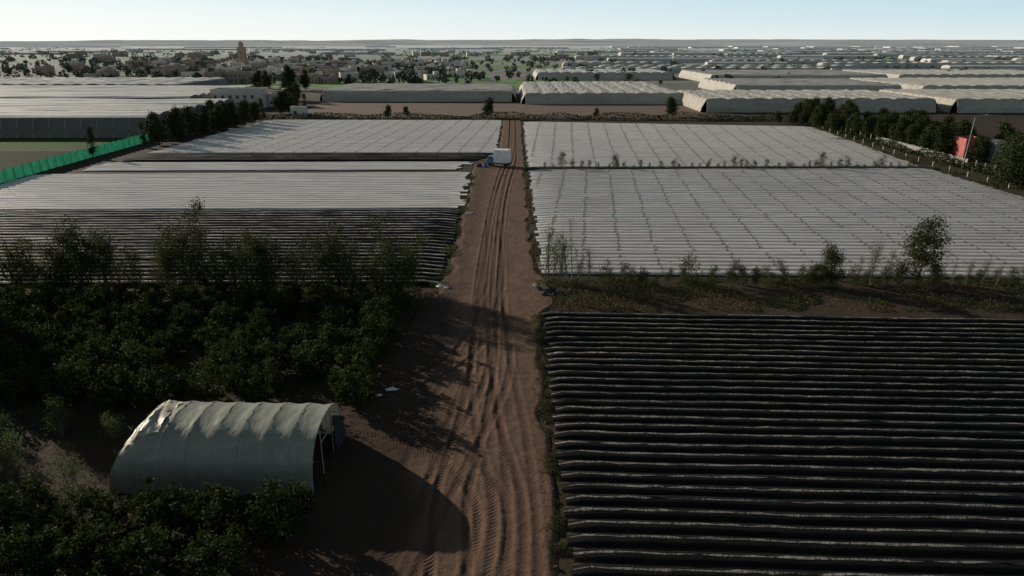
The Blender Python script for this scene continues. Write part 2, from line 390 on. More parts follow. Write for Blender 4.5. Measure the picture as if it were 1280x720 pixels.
slender = [tree_mesh(200 + i, 8, 2.4, 'euc', .23, 25, 30, clump=.32, stems=[2, 3, 3, 2, 2][i], start=.10, upw=1.1) for i in range(5)]
tall = [tree_mesh(210 + i, 12, 2.6, 'euc', .55, 40, 32, clump=.5, stems=2, start=.06, upw=1.0, trunk=.2) for i in range(2)]
baret = [tree_mesh(220 + i, 6.5, 1.5, 'young', .14, 22, 7, 'palebark', .25, start=.15, stems=3, trunk=.08, upw=1.5) for i in range(3)]
bushy = [tree_mesh(240 + i, 6, 2.0, 'euc', .24, 24, 40, clump=.36, stems=2, start=.08) for i in range(3)]
dark = [tree_mesh(260 + i, 8, 2.6, 'conifer', .42, 34, 50, clump=.45, stems=[2, 2, 3][i], start=.05, trunk=.16) for i in range(3)]
cone = [tree_mesh(270 + i, 9, 1.3, 'conifer', .34, 40, 36, clump=.35, start=.04, trunk=.14, upw=1.5) for i in range(2)]
sapl = [tree_mesh(280 + i, 2.4, .8, 'euc', .15, 12, 16, clump=.18, stems=2, trunk=.03, start=.1) for i in range(5)]
yng = [tree_mesh(290 + i, 2.6, 1.0, 'young', .13, 14, 16, 'palebark', .22, stems=3, trunk=.04, start=.15) for i in range(3)]

def put(meshes, name, x, y, h=None, base=None, z=GZ):
    me = meshes[R.integers(len(meshes))]
    s = (h / base) if h else R.uniform(.9, 1.1)
    return inst(name, me, (x, y, z), R.uniform(0, 6.28), (s * R.uniform(.9, 1.1), s * R.uniform(.9, 1.1), s))
for j, y in enumerate((45.2, 49.3, 53.4, 57.5, 61.6, 65.0)):
    x = -11.6 - (j % 2) * .6
    while x > -58:
        if R.random() > .03: inst('citrus_tree', citrus[R.integers(6)], (x + R.normal(0, .2), y + R.normal(0, .2), GZ), R.uniform(0, 6.28), R.uniform(.86, 1.1) * (.75 if j == 5 else 1))
        x -= 3.5
for j, y in enumerate((30.5, 27.1, 23.7)):
    x = -12.8 - (j % 2) * 1.2
    while x > -46:
        inst('citrus_tree', citrus[R.integers(6)], (x + R.normal(0, .2), y + R.normal(0, .2), GZ), R.uniform(0, 6.28), R.uniform(.86, 1.06)); x -= 3.3
for x, y in ((-26.6, 35), (-31, 36), (-35, 35), (-39, 36.5), (-26.8, 40), (-30.5, 40.5), (-34.5, 40), (-38.5, 41), (-43, 36), (-43, 41), (-47, 38)):
    put(yng, 'young_citrus_tree', x, y, R.uniform(1.8, 2.8), 2.6)
for x, y, h in ((-52, 68, 7), (-45.5, 68, 8), (-43, 68.4, 6.5), (-39.5, 67.5, 5.5), (-34.2, 68, 9.2), (-32.5, 68.4, 7.5), (-29, 67.6, 6.8), (-26.8, 68.2, 6), (-24.6, 68, 6.6), (-20.6, 68, 6.8), (-18.2, 67.6, 7.6), (-16.6, 68.3, 6), (-12.2, 67.8, 7.8), (-11, 68.4, 6.2), (-58, 68, 7.5), (-64, 68, 7), (-37, 68.2, 5.5), (-22.5, 67.7, 5), (-48.5, 68.2, 5.5), (-31, 67.7, 5.6), (-14.3, 68, 5), (-55, 67.8, 5), (-41.5, 68, 6.8), (-28, 68.6, 7), (-47, 67.6, 6.5), (-44.2, 67.4, 7.2), (-36, 67.6, 6.6), (-25.6, 67.4, 5.4), (-19.4, 68.4, 6.4), (-50, 67.8, 6.4)):
    put(slender, 'shade_tree', x, y, h, 8)
for y in np.arange(26, 64, 4.2): put(tall, 'shade_tree', -53 + R.normal(0, .4) - (y - 26) * .12, y, R.uniform(10.5, 13), 12)  # unseen tall row off-frame left, added to shade the orchard
for x, y, h in ((3.9, 72, 6.8), (5.3, 71.2, 5.4), (6.6, 72, 7), (8.6, 71.6, 4.6), (4.6, 72.4, 5.8), (7.4, 71.2, 4)): put(baret, 'bare_tree', x, y, h, 6.5)
for x, y, h in ((35, 70.5, 4.8), (44.6, 71, 7.4), (57.5, 68, 4.8), (60, 69, 4), (33.6, 70.8, 3)): put(bushy, 'shade_tree', x, y, h, 6)
for x, y, h in ((39.5, 71, 5.6), (41.2, 71.2, 4.4), (50, 71, 3.2), (51.8, 71, 3.4), (48.4, 71, 2.8), (38, 71.2, 3.6), (46.2, 71, 3.6), (53.4, 71, 2.6), (56, 71, 3)): put(baret, 'bare_tree', x, y, h, 6.5)
for x, y, h in ((19.2, 71, 3.4), (14.4, 70.5, 2), (10.8, 71, 1.8), (24, 70.6, 2.4), (25.3, 71, 2.8), (26.8, 70.4, 2.2), (30, 70.8, 2.6), (31.5, 70.4, 2.2), (33, 71, 1.8), (37, 70.6, 2.2), (17, 70.8, 1.6), (54, 70, 2.2), (28.4, 70.7, 2), (42.6, 70.6, 2.6), (46.3, 70.8, 2.2)): put(sapl, 'shrub', x, y, h, 2.4)
x = 10.
while x < 56:
    put(sapl, 'shrub', x, 71 + R.normal(0, .7), R.uniform(.8, 2.4), 2.4); x += R.uniform(.6, 1.8)
x = 7.
while x < 87:
    put(sapl, 'shrub', x, 144.6 + R.normal(0, .3), R.uniform(1.0, 2.2) + (1.4 if R.random() < .12 else 0), 2.4)
    x += R.uniform(.8, 2.6)
for x, y, h in ((93.5, 128, 9), (97, 133, 9), (94, 120, 8), (99, 139, 7), (103, 128, 9), (106, 140, 8), (101, 161, 7.5), (100, 171, 7.5), (104, 175, 8), (99, 185, 7), (103, 190, 7.5), (98, 198, 5.5), (101, 206, 6), (97, 214, 5), (99, 222, 5), (110, 150, 7), (94, 226, 4.5), (106, 165, 8), (96, 113, 8), (100, 166, 7), (99, 178, 7.5), (101, 181, 7), (98.5, 192, 6.5), (99, 203, 6), (97, 209, 5.5), (105, 184, 8), (108, 172, 8), (104, 153, 6), (114, 160, 8), (112, 190, 8), (96, 219, 5), (92, 229, 4.5), (89, 233, 4), (110, 132, 8), (99, 122, 8), (104, 200, 6), (92.5, 124, 8)):
    put(dark, 'broadleaf_tree', x, y, h * .92, 8)
for i in range(34):
    y = R.uniform(162, 232); x = R.uniform(98.5, 112) - max(0, y - 200) * .2
    put(dark if R.random() < .6 else bushy, 'broadleaf_tree', x, y, R.uniform(4.5, 7), 7)
for x, y, h in ((-97.5, 160, 6.5), (-93, 181, 8), (-91.5, 190, 8.5), (-92, 200, 8), (-90, 209, 9), (-89, 216, 8), (-87, 226, 8), (-82, 262, 10), (-84, 268, 9), (-80, 258, 8), (-100, 230, 7), (-92.5, 185, 6), (-91, 195, 7), (-91, 205, 7), (-88, 221, 8), (-86, 233, 7), (-85, 240, 7), (-78, 264, 7), (-87, 264, 8), (-93.5, 176, 6), (-90, 213, 7)):
    put(cone if R.random() < .4 else dark, 'cypress_tree', x, y, h, 8.5)
for x, y, h in ((-9, 251, 6.5), (58, 253, 6.5), (-45, 252, 4), (-38, 254, 3.5), (30, 252, 3), (100, 245, 5), (-126, 400, 12), (-118, 405, 10), (-110, 310, 8), (-105, 330, 9), (-98, 318, 8), (-136, 395, 10), (-150, 420, 9), (-92, 400, 8)):
    put(dark, 'broadleaf_tree', x, y, h, 8)

mb = MB(); P = []
for x in np.arange(-88, 112, .55):
    k = vnoise(np.array([x * .12]), np.array([3.]), 8)[0]
    hh = .9 + 2.2 * k; P.append(np.array([x, 245 + (x > 4) * (-.055) * max(0, x - 4), GZ]) + R.normal(0, 1, (34, 3)) * [.5, .6, 0] + np.stack([np.zeros(34), np.zeros(34), R.uniform(0, hh, 34)], -1))
for y in np.arange(90, 225, .6):
    hh = .6 + 1.8 * vnoise(np.array([y * .15]), np.array([9.]), 4)[0]
    P.append(np.array([96.5 + max(0, (150 - y)) * -.02, y, GZ]) + R.normal(0, 1, (26, 3)) * [.7, .5, 0] + np.stack([np.zeros(26), np.zeros(26), R.uniform(0, hh, 26)], -1))
mb.leaves(np.concatenate(P), .5, 0); mb.obj('hedge', [M['conifer']])

mb = MB()
def weeds(x0, x1, y0, y1, n, hgt, mi, sz, thr=.45, ns=.5):
    x = R.uniform(x0, x1, n); y = R.uniform(y0, y1, n)
    k = vnoise(x * ns + 11, y * ns + 5, 21); keep = k > thr; x, y, k = x[keep], y[keep], k[keep]
    C = np.stack([x, y, GZ + .08 + R.uniform(0, 1, len(x)) * hgt * (k - thr) / (1 - thr) * 1.6], -1)
    mb.leaves(C, sz, mi, R, .3, 1.2)
weeds(1.9, 2.9, 22, 63, 12000, .2, 0, .13, .42, 1.3)
weeds(1.6, 3.0, 22, 63, 5000, .15, 1, .13, .4, 1.3)
weeds(2.5, 62, 63, 73, 26000, .5, 0, .26, .5, .35)
weeds(2.5, 62, 63, 73, 22000, .4, 1, .26, .5, .3)
weeds(-60, -9, 64.5, 69.8, 26000, .8, 0, .28, .38, .35)
weeds(-60, -8, 63, 69.5, 12000, .4, 1, .26, .45, .3)
weeds(-60, -12, 22, 64, 30000, .3, 0, .22, .4, .5)
weeds(2.4, 3.5, 74, 144, 6000, .3, 1, .25, .45, .4)
weeds(-9, -7.2, 70, 144, 8000, .35, 0, .25, .45, .4)
weeds(88, 97, 90, 220, 12000, .5, 0, .45, .5, .2)
weeds(3, 90, 143.8, 146, 12000, .4, 0, .35, .4, .3)
mb.obj('weeds', [M['weed'], M['dry']])

# ------------------------------------------------------------------ polytunnel shelter
m, nt = new_mat('shelter_film')
c = mixc(nt, noise(nt, pos(nt, (.5, .5, 2)), 1, 6, .6), (.22, .24, .195), (.31, .32, .255))
c = mixc(nt, math_(nt, 'MULTIPLY', noise(nt, pos(nt, (2.5, .6, .6)), 1.2, 6, .7, .5, .8), .5), c, (.15, .145, .11))
finish(nt, c, .45, noise(nt, pos(nt, (2.2, 1, .8)), 1.0, 4, .5, 0, 1), .45, .08, .14, .4)
shf = m
steel = simple('galvanised_steel', (.35, .36, .37), (.22, .21, .2), 4, .45)
cloth = simple('dark_cloth', (.02, .022, .03), (.04, .04, .05), 3, .8)
sh = empty('polytunnel_shelter', (-17.6, 37.1, GZ), math.radians(-2))
HL, HWD, HT = 6.1, 3.35, 3.7
def arch(n, hw=HWD, ht=HT):
    a = np.linspace(0, np.pi, n); cx = np.cos(a); sx = np.sin(a)
    return -np.sign(cx) * np.abs(cx) ** .8 * hw, np.abs(sx) ** .72 * ht
nb = 8; per = 8; NX = nb * per + 1
ya, za = arch(37); xs = np.linspace(-HL, HL, NX); P = np.zeros((NX, 37, 3)); rg = np.random.default_rng(5)
for i, x in enumerate(xs):
    f = (i % per) / per; sag = 1 - .018 * math.sin(math.pi * f)
    endf = 1.
    if x < -HL + 1.5: endf = .80 + .20 * math.sin((x + HL) / 1.5 * math.pi / 2)
    wr = 1 + .004 * rg.normal(size=37)
    P[i, :, 0] = x + (0.9 * (za / HT) ** 2 * (1 - min(1, (x + HL) / 2.0)) if x < -HL + 2 else 0)
    P[i, :, 1] = ya * sag * wr; P[i, :, 2] = za * sag * endf * wr
P[:, [0, -1], 2] = 0
mb = MB(); mb.grid(P); mb.obj('film_cover', [shf], True, parent=sh)
mb = MB(); e0 = P[0]; T = np.linspace(0, 1, 9)
E = np.stack([e0 * (1 - t) + np.array([-HL + .35, 0, HT * .35]) * t + np.stack([rg.normal(0, .06, 37), rg.normal(0, .02, 37), rg.normal(0, .03, 37)], -1) * (t > 0) for t in T], 0)
mb.grid(E); mb.obj('end_sheet', [shf], True, parent=sh)
mb = MB()
for k in range(nb + 1):
    x = -HL + 2 * HL * k / nb
    s_ = .975 if k else .74
    mb.tube(np.stack([np.full(37, x + (1.0 if k == 0 else 0) - (.03 if k == nb else 0)), ya * (.95 if k == 0 else s_), za * s_], -1), .035, 6)
for a_ in (6, 18, 30): mb.tube([(-HL + 1.1, ya[a_] * .95, za[a_] * .74), (-HL + 1.9, ya[a_] * .96, za[a_] * .95), (HL + .1, ya[a_] * .965, za[a_] * .965)], .025, 5)
for yy in (-1.1, 1.1): mb.tube([(HL - .06, yy, 0), (HL - .06, yy, 3.2)], .04, 5)
mb.tube([(HL - .06, -1.1, 2.3), (HL - .06, 1.1, 2.3)], .035, 5)
mb.obj('hoops', [steel], True, parent=sh)
mb = MB()
for k in range(1, nb):
    x = -HL + 2 * HL * k / nb
    T = [np.stack([np.full(37, x + d), ya * 1.008, za * 1.008], -1) for d in (-.03, .03)]
    mb.grid(np.array(T))
mb.obj('straps', [simple('strap', (.40, .39, .30), (.26, .25, .2), 4, .6)], True, parent=sh)
mb = MB(); Q = []
for i, x in enumerate(np.linspace(-HL + .1, -HL + 2.6, 14)):
    row = []
    for j in range(16):
        jj = 9 + i * .25 + j * (14 - i * .35) / 15
        l = 1.012 + .014 * math.sin(i * 1.3 + j * .7) + .005 * rg.normal()
        ii = int(np.clip(round((x + HL) / (2 * HL) * (NX - 1)), 0, NX - 1)); j0 = int(jj); fj = jj - j0
        b = P[ii, j0] * (1 - fj) + P[ii, j0 + 1] * fj
        row.append((b[0] + .05 * rg.normal(), b[1] * l, b[2] * l + .02))
    Q.append(row)
mb.grid(np.array(Q)); mb.obj('loose_sheet', [simple('loose_film', (.46, .43, .33), (.30, .28, .21), 1.2, .5, .5, .06, 2, spec=.25)], True, parent=sh)
mb = MB(); yy = np.linspace(.9, 3.1, 20); zz = np.linspace(0, 1, 14)
Q = np.array([[(HL + .12 + .09 * math.sin(y * 9) + .05 * rg.normal(), y, .1 + z * (2.9 - .5 * (y - .9) ** 1.2)) for y in yy] for z in zz]); mb.grid(Q)
mb.obj('door_cloth', [cloth], True, parent=sh)

# ------------------------------------------------------------------ small box truck
tr = empty('box_truck', (-2.6, 147.6, -.02), math.radians(-14))
white = simple('white_paint', (.78, .78, .77), (.68, .67, .64), 1.5, .4, .05)
cabm = simple('blue_paint', (.10, .16, .30), (.08, .12, .22), 2, .35, .05)
glass = simple('dark_glass', (.02, .025, .03), (.03, .03, .04), 2, .08, 0)
rubber = simple('rubber', (.02, .02, .02), (.03, .03, .03), 4, .9)
def bevbox(name, c, d, mat, bev=.05, parent=None, taper=1.):
    mb = MB(); mb.box((0, 0, 0), d, 0, 0, taper); o = mb.obj(name, [mat], False, c, parent)
    b = o.modifiers.new('b', 'BEVEL'); b.width = bev; b.segments = 2; return o
bevbox('cargo_box', (.5, 0, 2.25), (3.3, 2.3, 2.75), white, .05, tr)
bevbox('chassis', (-.1, 0, .65), (5.0, .9, .25), rubber, .03, tr)
bevbox('cab', (-2.0, 0, 1.05), (1.5, 1.95, .9), cabm, .12, tr)
bevbox('cab_top', (-1.9, 0, 1.84), (1.35, 1.85, .72), cabm, .12, tr, .86)
bevbox('windscreen', (-2.52, 0, 1.84), (.12, 1.5, .5), glass, .02, tr)
for s_ in (-1, 1): bevbox('side_window', (-1.9, s_ * .875, 1.84), (.8, .05, .45), glass, .02, tr)
bevbox('bumper', (-2.82, 0, .6), (.16, 1.9, .3), rubber, .03, tr)
ribm = simple('rib', (.6, .6, .6))
for i in range(7): bevbox('box_rib', (-.95 + i * .47, -1.165, 2.25), (.05, .03, 2.6), ribm, .005, tr)
for x in (-1.95, 1.4):
    for s_ in (-1, 1):
        mb = MB(); a = np.linspace(0, 2 * np.pi, 21); rr = np.array([0, .25, .38, .4, .4, .38, 0]); yo = np.array([-.12, -.12, -.13, -.09, .09, .13, .12])
        mb.grid(np.stack([np.outer(np.cos(a), rr), np.tile(yo, (21, 1)), np.outer(np.sin(a), rr)], -1)); mb.obj('wheel', [rubber], True, (x, s_ * .92, .4), tr)

# ------------------------------------------------------------------ green fence
gm = simple('green_net', (.03, .26, .14), (.02, .17, .10), .8, .6, .3, .05, 2, .4)
fe = empty('green_net_fence')
mb = MB(); F = np.array([(-97.6, 90), (-97.4, 126), (-98, 150), (-98.5, 188)]); L = np.linspace(0, 1, 181)
fx = np.interp(L, [0, .37, .61, 1], F[:, 0]) + .12 * np.sin(np.arange(181) * 1.3); fy = 90 + 98 * L
Z5 = np.linspace(0, 1, 5)
mb.grid(np.stack([np.tile(fx, (5, 1)) + .08 * R.normal(size=(5, 181)), np.tile(fy, (5, 1)), GZ + np.outer(Z5, 2.3 + .12 * np.cos(np.arange(181) * math.pi / 2))], -1)); mb.obj('net', [gm], True, parent=fe)
mb = MB()
for i in range(0, 181, 5): mb.tube([(fx[i] + .12, fy[i], GZ), (fx[i] + .12, fy[i], 2.35)], .05, 5)
mb.obj('posts', [M['palebark']], parent=fe)

# ------------------------------------------------------------------ greenhouses
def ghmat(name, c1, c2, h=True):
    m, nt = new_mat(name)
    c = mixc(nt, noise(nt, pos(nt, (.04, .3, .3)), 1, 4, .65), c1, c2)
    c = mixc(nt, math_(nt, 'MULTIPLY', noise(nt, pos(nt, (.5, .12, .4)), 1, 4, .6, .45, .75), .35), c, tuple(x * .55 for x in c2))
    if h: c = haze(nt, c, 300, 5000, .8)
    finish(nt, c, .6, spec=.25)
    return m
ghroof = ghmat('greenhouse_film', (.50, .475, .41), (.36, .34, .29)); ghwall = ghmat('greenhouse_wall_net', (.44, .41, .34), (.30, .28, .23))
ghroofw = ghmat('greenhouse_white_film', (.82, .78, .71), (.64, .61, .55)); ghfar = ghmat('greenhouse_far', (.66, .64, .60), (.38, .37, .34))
ghwalld = ghmat('greenhouse_dark_net', (.15, .145, .13), (.09, .085, .075))
post = simple('greenhouse_post', (.46, .43, .36), (.32, .30, .25), 3)
def gh(mb, x0, x1, y0, y1, h, span=9., axis='y', arch_=1.0, res=6, det=True, sl=1.2):
    if axis == 'y': n = max(1, round((x1 - x0) / span))
    else: n = max(1, round((y1 - y0) / span))
    U = np.linspace(0, 1, n * res + 1); A = arch_ * np.abs(np.sin(U * n * np.pi)) ** .7
    if axis == 'y':
        xs = x0 + sl + (x1 - x0 - 2 * sl) * U; V = np.linspace(0, 1, 12 if det else 2); ysv = y0 + sl + (y1 - y0 - 2 * sl) * V
        XX, YY_ = np.meshgrid(xs, ysv); ZZ = h + np.tile(A, (len(V), 1))
    else:
        ysv = y0 + sl + (y1 - y0 - 2 * sl) * U; V = np.linspace(0, 1, 16 if det else 2); xs = x0 + sl + (x1 - x0 - 2 * sl) * V
        XX, YY_ = np.meshgrid(xs, ysv); ZZ = h + np.tile(A[:, None], (1, len(V)))
    if det: ZZ = ZZ + R.normal(0, .09, ZZ.shape)
    G = np.stack([XX, YY_, ZZ + GZ], -1); mb.grid(G, 0)
    cx, cy = (x0 + x1) / 2, (y0 + y1) / 2
    for e_, ax in ((G[0], 1), (G[-1], 1), (G[:, 0], 0), (G[:, -1], 0)):
        low = e_.copy(); low[:, 2] = GZ
        s_ = np.sign(e_[0, ax] - (cy if ax else cx)); low[:, ax] += s_ * sl
        midp = e_ * .35 + low * .65; midp[:, ax] += s_ * sl * .25
        mb.grid(np.array([e_, midp, low]), 1)
    if det:
        for x in np.arange(x0 + 2, x1 - 1, 4.5): mb.tube([(x, y0 - .15, GZ), (x, y0 + sl * .5 - .12, h * .62), (x, y0 + sl - .1, h + GZ)], .1, 4, 2)
        xe = x1 if cx < 0 else x0; s_ = 1 if cx < 0 else -1
        for y in np.arange(y0 + 2, y1 - 1, 5): mb.tube([(xe + s_ * .15, y, GZ), (xe - s_ * sl + s_ * .1, y, h + GZ)], .1, 4, 2)
for (x0, x1, y0, y1, h, ax, mt, ar) in (
    (-88, 2, 321, 378, 4.6, 'x', 0, .5), (4, 78, 307, 405, 4.4, 'y', 0, .35), (73, 165, 270, 325, 4.8, 'y', 0, .45), (168, 260, 268, 330, 4.8, 'y', 0, .45),
    (112, 200, 360, 430, 4.8, 'x', 0, .6), (205, 330, 355, 440, 4.8, 'y', 0, .5), (17, 118, 514, 590, 5, 'y', 0, .5), (130, 250, 470, 560, 5, 'x', 0, .7), (260, 400, 480, 570, 5, 'y', 0, .5),
    (-330, -101, 195, 262, 5.4, 'x', 1, .7), (-360, -122, 270, 345, 5.4, 'x', 1, .7), (-420, -170, 355, 430, 5.2, 'y', 1, .7)):
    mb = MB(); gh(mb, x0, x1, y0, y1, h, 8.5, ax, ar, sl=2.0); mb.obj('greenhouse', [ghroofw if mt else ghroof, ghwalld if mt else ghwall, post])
mb = MB()
for row in range(46):
    y = 600 * (1.062 ** row)
    if y > 5200: break
    w = 2.0 * y
    x = -w * .8 + R.uniform(0, 100)
    while x < w * .8:
        wd = R.uniform(60, 240) * (1 + y / 3000); dp = y * R.uniform(.012, .028)
        pr = .55 if x > .02 * y else (.08 if (x > -.6 * y and y < 2200) else .22)
        if R.random() < pr and not (x + wd > -.65 * y and x < -.0 * y and y < 1250): gh(mb, x, x + wd, y, y + dp, R.uniform(4, 5.5), 14 if y < 1500 else 30, 'y' if R.random() < .5 else 'x', 1., 3 if y < 1500 else 2, False, 1.5)
        x += wd + R.uniform(8, 260)
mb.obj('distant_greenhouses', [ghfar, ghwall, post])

def sheet(name, pts, mat, z):
    p = np.array([(a, b, z) for a, b in pts]); mb = MB(); mb.add(p, [[0, 1, 2, 3]]); mb.obj(name, [mat])
gcrop = simple('green_crop', (.12, .28, .03), (.08, .19, .03), .3, .8, .6, .3, 1.5)
brown = simple('ploughed_soil', (.15, .10, .068), (.10, .07, .05), .15, .95, .5, .2, .8, sc=(.3, 2, 1))
dgreen = simple('dark_crop', (.030, .050, .018), (.022, .028, .014), .4, .95, .6, .2, 2, sc=(.3, 2, 1), spec=.05)
sheet('ploughed_field', [(-78, 250), (74, 249), (72, 303), (-86, 318)], brown, GZ + .01)
sheet('crop_field', [(-230, 172), (-100, 172), (-100, 192), (-240, 192)], simple('green_crop_near', (.05, .12, .02), (.035, .08, .018), .3, .9, .6, .3, 1.5, spec=.05), GZ + .01)
sheet('crop_field', [(-230, 110), (-99, 110), (-99, 170), (-230, 170)], dgreen, GZ + .01)
for q in ([(-330, 530), (-180, 530), (-190, 600), (-350, 600)], [(-62, 500), (-18, 500), (-20, 640), (-80, 640)], [(-10, 425), (45, 425), (60, 510), (-12, 510)], [(-200, 430), (-95, 430), (-100, 480), (-215, 480)], [(200, 800), (420, 800), (430, 900), (220, 900)], [(-300, 1000), (0, 1000), (0, 1120), (-300, 1120)], [(50, 640), (210, 640), (210, 730), (50, 730)], [(-60, 780), (60, 780), (60, 860), (-60, 860)], [(300, 1200), (700, 1200), (700, 1400), (300, 1400)], [(-900, 1150), (-450, 1150), (-460, 1260), (-900, 1260)], [(-300, 1500), (250, 1500), (250, 1700), (-300, 1700)]):
    sheet('crop_field', q, gcrop, GZ + .02)

# ------------------------------------------------------------------ village
wallm = simple('house_plaster', (.66, .61, .54), (.46, .42, .37), .08, .9); wallp = simple('house_plaster_dark', (.38, .29, .23), (.28, .22, .18), .1, .9)
redm = simple('red_paint', (.46, .13, .11), (.30, .09, .08), .5, .8); win = simple('window_dark', (.05, .055, .06), (.07, .07, .08), 1, .3)
conc = simple('concrete', (.30, .29, .27), (.22, .21, .2), .6, .9)
def house(mb, x, y, w, d, h, rz, mi=0, extra=.5):
    mb.box((x, y, GZ + h / 2), (w, d, h), mi, rz)
    c, s_ = math.cos(rz), math.sin(rz)
    L = lambda a, b: (x + a * c - b * s_, y + a * s_ + b * c)
    for a, b, ww, dd in ((0, -d / 2 + .15, w + .1, .3), (0, d / 2 - .15, w + .1, .3), (-w / 2 + .15, 0, .3, d - .62), (w / 2 - .15, 0, .3, d - .62)):
        q = L(a, b); mb.box((q[0], q[1], GZ + h + .35), (ww, dd, .7), mi, rz)
    if R.random() < extra:
        q = L(w * .2, d * .1); mb.box((q[0], q[1], GZ + h + 1.3), (w * .3, d * .35, 2.6), mi, rz)
    for f in range(max(1, int(h / 3))):
        for k in np.arange(-w / 2 + 1.6, w / 2 - 1, 2.9):
            q = L(k, -d / 2 - .02); mb.box((q[0], q[1], GZ + 1.6 + 3 * f), (1.1, .1, 1.3), 2, rz)
mb = MB()
for i in range(230):
    y = R.uniform(470, 950); x = -.33 * y + R.normal(0, .15 * y)
    if x > -.06 * y: continue
    house(mb, x, y, R.uniform(7, 16), R.uniform(8, 13), R.choice([3.2, 3.4, 4, 5.5, 6.5]), R.uniform(-.5, .5), R.integers(2))
for i in range(60):
    y = R.uniform(900, 2200); x = R.uniform(-.8, .3) * y
    house(mb, x, y, R.uniform(10, 26), R.uniform(8, 14), R.choice([4, 7]), R.uniform(-.3, .3), R.integers(2))
mb.obj('village_houses', [wallm, wallp, win])
def one_house(x, y, w, d, h, rz, wm, ex=.5):
    mb = MB(); house(mb, 0, 0, w, d, h, rz, 0, ex); mb.obj('plaster_house', [wm, wallp, win], loc=(x, y, 0))
one_house(-112, 292, 20, 12, 7, .1, wallm); one_house(-98, 300, 9, 9, 4.5, .1, wallm); one_house(-77, 254, 5, 4, 3, 0, wallm, 0)
one_house(104.5, 158, 4.5, 6, 4.2, -.1, redm, 0); one_house(110, 156, 5, 7, 3.6, -.1, wallm, 0)
mt = empty('minaret', (-262, 700, GZ)); mb = MB()
mb.box((0, 0, 10.5), (6.4, 6.4, 21)); mb.box((0, 0, 21.3), (7.2, 7.2, .6)); mb.box((0, 0, 23.6), (3.4, 3.4, 4)); mb.box((0, 0, 26.2), (2.6, 2.6, 1.2), 0, 0, .2)
for a in range(4):
    for z in (6, 11, 16): mb.box((3.23 * math.cos(a * math.pi / 2), 3.23 * math.sin(a * math.pi / 2), z), (.9 if a % 2 else .2, .2 if a % 2 else .9, 2), 1)
mb.obj('tower', [wallp, win], parent=mt)

mb = MB()
for i in range(1600):
    if i < 680: y = R.uniform(440, 1050); x = -.34 * y + R.normal(0, .2 * y)
    elif i < 810: y = R.uniform(440, 700); x = R.uniform(-.9, .9) * y
    else: y = 600 * math.exp(R.uniform(0, 1.9)); x = R.uniform(-.95, .95) * y
    n = 50 if y < 1200 else 24; h = R.uniform(3, 8) * (1 if y < 1200 else 1.2); r = h * R.uniform(.3, .55) * (1 if y < 1000 else 4 * (y / 1500))
    d = R.normal(size=(n, 3)); d /= np.linalg.norm(d, axis=1)[:, None]; d *= R.uniform(.4, 1, (n, 1)) * [r, min(r, 6), h * .45]; d += [x, y, GZ + h * .55]
    mb.leaves(d, min(r, 5) * .7, 0, R, .8)
    mb.tube([(x, y, GZ), (x, y, h * .5)], .25, 4, 1)
m, nt = new_mat('distant_foliage'); g = N(nt, 'ShaderNodeNewGeometry')
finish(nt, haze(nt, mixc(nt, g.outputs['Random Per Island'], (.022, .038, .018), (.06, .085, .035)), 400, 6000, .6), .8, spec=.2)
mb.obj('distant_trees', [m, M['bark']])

# ------------------------------------------------------------------ poles, wall, clutter
def lamp(x, y, h, arm, lean=0.):
    o = empty('street_lamp', (x, y, GZ)); mb = MB()
    mb.tube([(0, 0, 0), (lean * .5, 0, h * .5), (lean, 0, h)], [.16, .12, .09], 8)
    mb.tube([(lean, 0, h - .1), (lean + arm * .5, 0, h + .5), (lean + arm, 0, h + .6)], [.06, .05, .05], 6)
    mb.box((lean + arm + .3, 0, h + .58), (.9, .3, .16)); mb.box((0, 0, .15), (.5, .5, .3)); mb.obj('pole', [conc], True, parent=o)
lamp(96.3, 146, 10.5, 2.2, .3); lamp(118, 250, 9, 1.4)
mb = MB()
for i, y in enumerate(np.arange(120, 215, 3.)):
    mb.box((97.6 + .01 * i, y, GZ + .9), (.22, .22, 2.0), 0)
    if 146 < y < 185: mb.box((97.6 + .01 * i, y + 1.5, GZ + .85), (.12, 2.76, 1.7), 0)
mb.obj('concrete_wall', [conc])
mb = MB()
for y in np.arange(100, 215, 6.): mb.tube([(91 + (y > 150) * (y - 150) * .07, y, GZ), (91 + (y > 150) * (y - 150) * .07, y, .9)], .06, 5)
mb.obj('field_posts', [white])
def crumple(name, x, y, w, d, h, mat, seed):
    rg = np.random.default_rng(seed); mb = MB(); a = np.linspace(0, 2 * np.pi, 19); rr = np.array([1.1, 1.0, .85, .6, .3, 0]); zz = np.array([-.1, .25, .6, .85, .97, 1])
    j = 1 + .22 * rg.normal(size=(6, 19)); j[:, -1] = j[:, 0]
    mb.grid(np.stack([np.cos(a)[None] * rr[:, None] * j * w / 2, np.sin(a)[None] * rr[:, None] * j * d / 2, zz[:, None] * h * (1 + .15 * rg.normal(size=(6, 19)))], -1)); mb.obj(name, [mat], False, (x, y, GZ + .08))
for i, (x, y, w, d, h, mt_) in enumerate(((-7.8, 70.2, .9, .6, .35, white), (-7.1, 69.6, .6, .5, .3, white), (-9.2, 46.6, .8, .4, .25, white), (-10, 45.7, .4, .3, .2, white), (2.9, 69.3, .9, .7, .3, cloth), (4.0, 68.6, 1.3, .9, .4, cloth), (5.0, 67.9, 1.2, .8, .35, cloth), (2.5, 70.4, .5, .5, .25, white), (3.4, 67.5, .8, .7, .3, cloth), (6.4, 68.4, 1.2, .7, .3, cloth), (-6.6, 104, 1.2, .5, .3, white), (-5.8, 146, 1.2, .9, .8, cabm), (-7, 146.6, 1.4, 1, .7, cloth), (-4.9, 101.5, .8, .3, .15, M['palebark']))):
    crumple('plastic_bag' if mt_ is white else 'debris_pile', x, y, w, d, h, mt_, 50 + i)
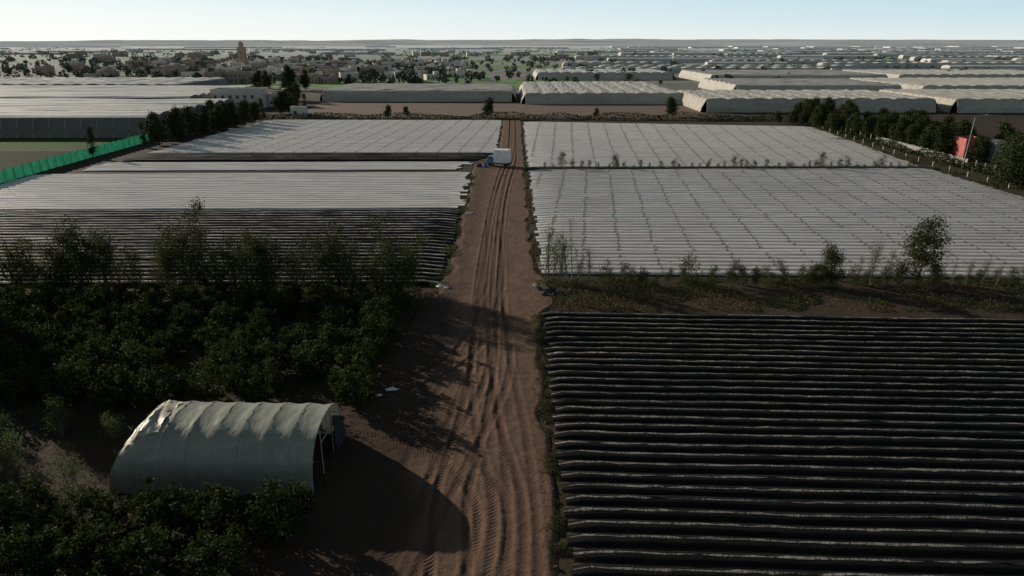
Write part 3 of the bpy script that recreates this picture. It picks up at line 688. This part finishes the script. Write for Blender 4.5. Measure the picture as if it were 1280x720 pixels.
mb = MB(); n = 900
for i in range(n):
    if i < 500: x, y = R.choice([R.uniform(1.6, 2.6), R.uniform(-11, -8)]), R.uniform(24, 70)
    else: x, y = R.uniform(3, 60), R.uniform(63.3, 69)
    s_ = R.uniform(.04, .16); mb.box((x, y, GZ + .1), (s_, s_ * R.uniform(.6, 1.2), s_ * .8 + .06), 0, R.uniform(0, 3), .6)
mb.obj('soil_clods', [simple('clod', (.13, .075, .048), (.08, .05, .034), 2, .95)])

# ------------------------------------------------------------------ light, sky, camera
az = math.radians(-53); el = math.radians(17.)
w = bpy.data.worlds.new('World'); scene.world = w; w.use_nodes = True; nt = w.node_tree
bg = nt.nodes['Background']; sk = nt.nodes.new('ShaderNodeTexSky'); sk.sky_type = 'NISHITA'; sk.sun_disc = False
sk.sun_elevation = el; sk.sun_rotation = az; sk.air_density = 1.0; sk.dust_density = .3; sk.ozone_density = 2.0
tc = nt.nodes.new('ShaderNodeTexCoord'); sp = nt.nodes.new('ShaderNodeSeparateXYZ'); nt.links.new(tc.outputs['Generated'], sp.inputs[0])
def sky_ramp(stops):
    cr = nt.nodes.new('ShaderNodeValToRGB'); e = cr.color_ramp.elements
    e[0].position = stops[0][0]; e[0].color = rgba(stops[0][1]); e[1].position = stops[-1][0]; e[1].color = rgba(stops[-1][1])
    for p_, c_ in stops[1:-1]:
        k = e.new(p_); k.color = rgba(c_)
    nt.links.new(sp.outputs[2], cr.inputs[0]); return cr.outputs[0]
lft = sky_ramp([(0, (1.0, 1.0, .98)), (.035, (.93, .98, .97)), (.08, (.70, .86, .91)), (.22, (.34, .41, .46)), (.5, (.11, .14, .17)), (1, (.05, .07, .09))])
rgt = sky_ramp([(0, (.80, .86, .85)), (.03, (.60, .78, .84)), (.08, (.43, .67, .80)), (.22, (.17, .22, .28)), (.5, (.07, .095, .125)), (1, (.05, .07, .09))])
mr = N(nt, 'ShaderNodeMapRange'); mr.inputs['From Min'].default_value = -.6; mr.inputs['From Max'].default_value = .6; nt.links.new(sp.outputs[0], mr.inputs['Value'])
grad = mixc(nt, mr.outputs[0], lft, rgt)
grad10 = mixc(nt, 1.0, grad, (10., 10., 10.), 'MULTIPLY')
fin = mixc(nt, .95, sk.outputs[0], grad10)
nt.links.new(fin, bg.inputs[0]); bg.inputs[1].default_value = .1
sd = bpy.data.lights.new('sun', 'SUN'); sd.energy = 5.0; sd.angle = math.radians(.5); sd.color = (1, .89, .75)
so = bpy.data.objects.new('sun', sd); scene.collection.objects.link(so)
dirv = Vector((math.sin(az) * math.cos(el), math.cos(az) * math.cos(el), math.sin(el)))
so.rotation_euler = (-dirv).to_track_quat('-Z', 'Y').to_euler()
cd = bpy.data.cameras.new('camera'); cd.lens = 24; cd.sensor_width = 36; cd.clip_end = 30000
co = bpy.data.objects.new('camera', cd); scene.collection.objects.link(co)
co.location = (0, 0, 25); co.rotation_euler = (math.radians(90 - 19.74), 0, 0)
scene.camera = co
scene.view_settings.view_transform = 'Standard'; scene.view_settings.look = 'None'; scene.view_settings.exposure = 0
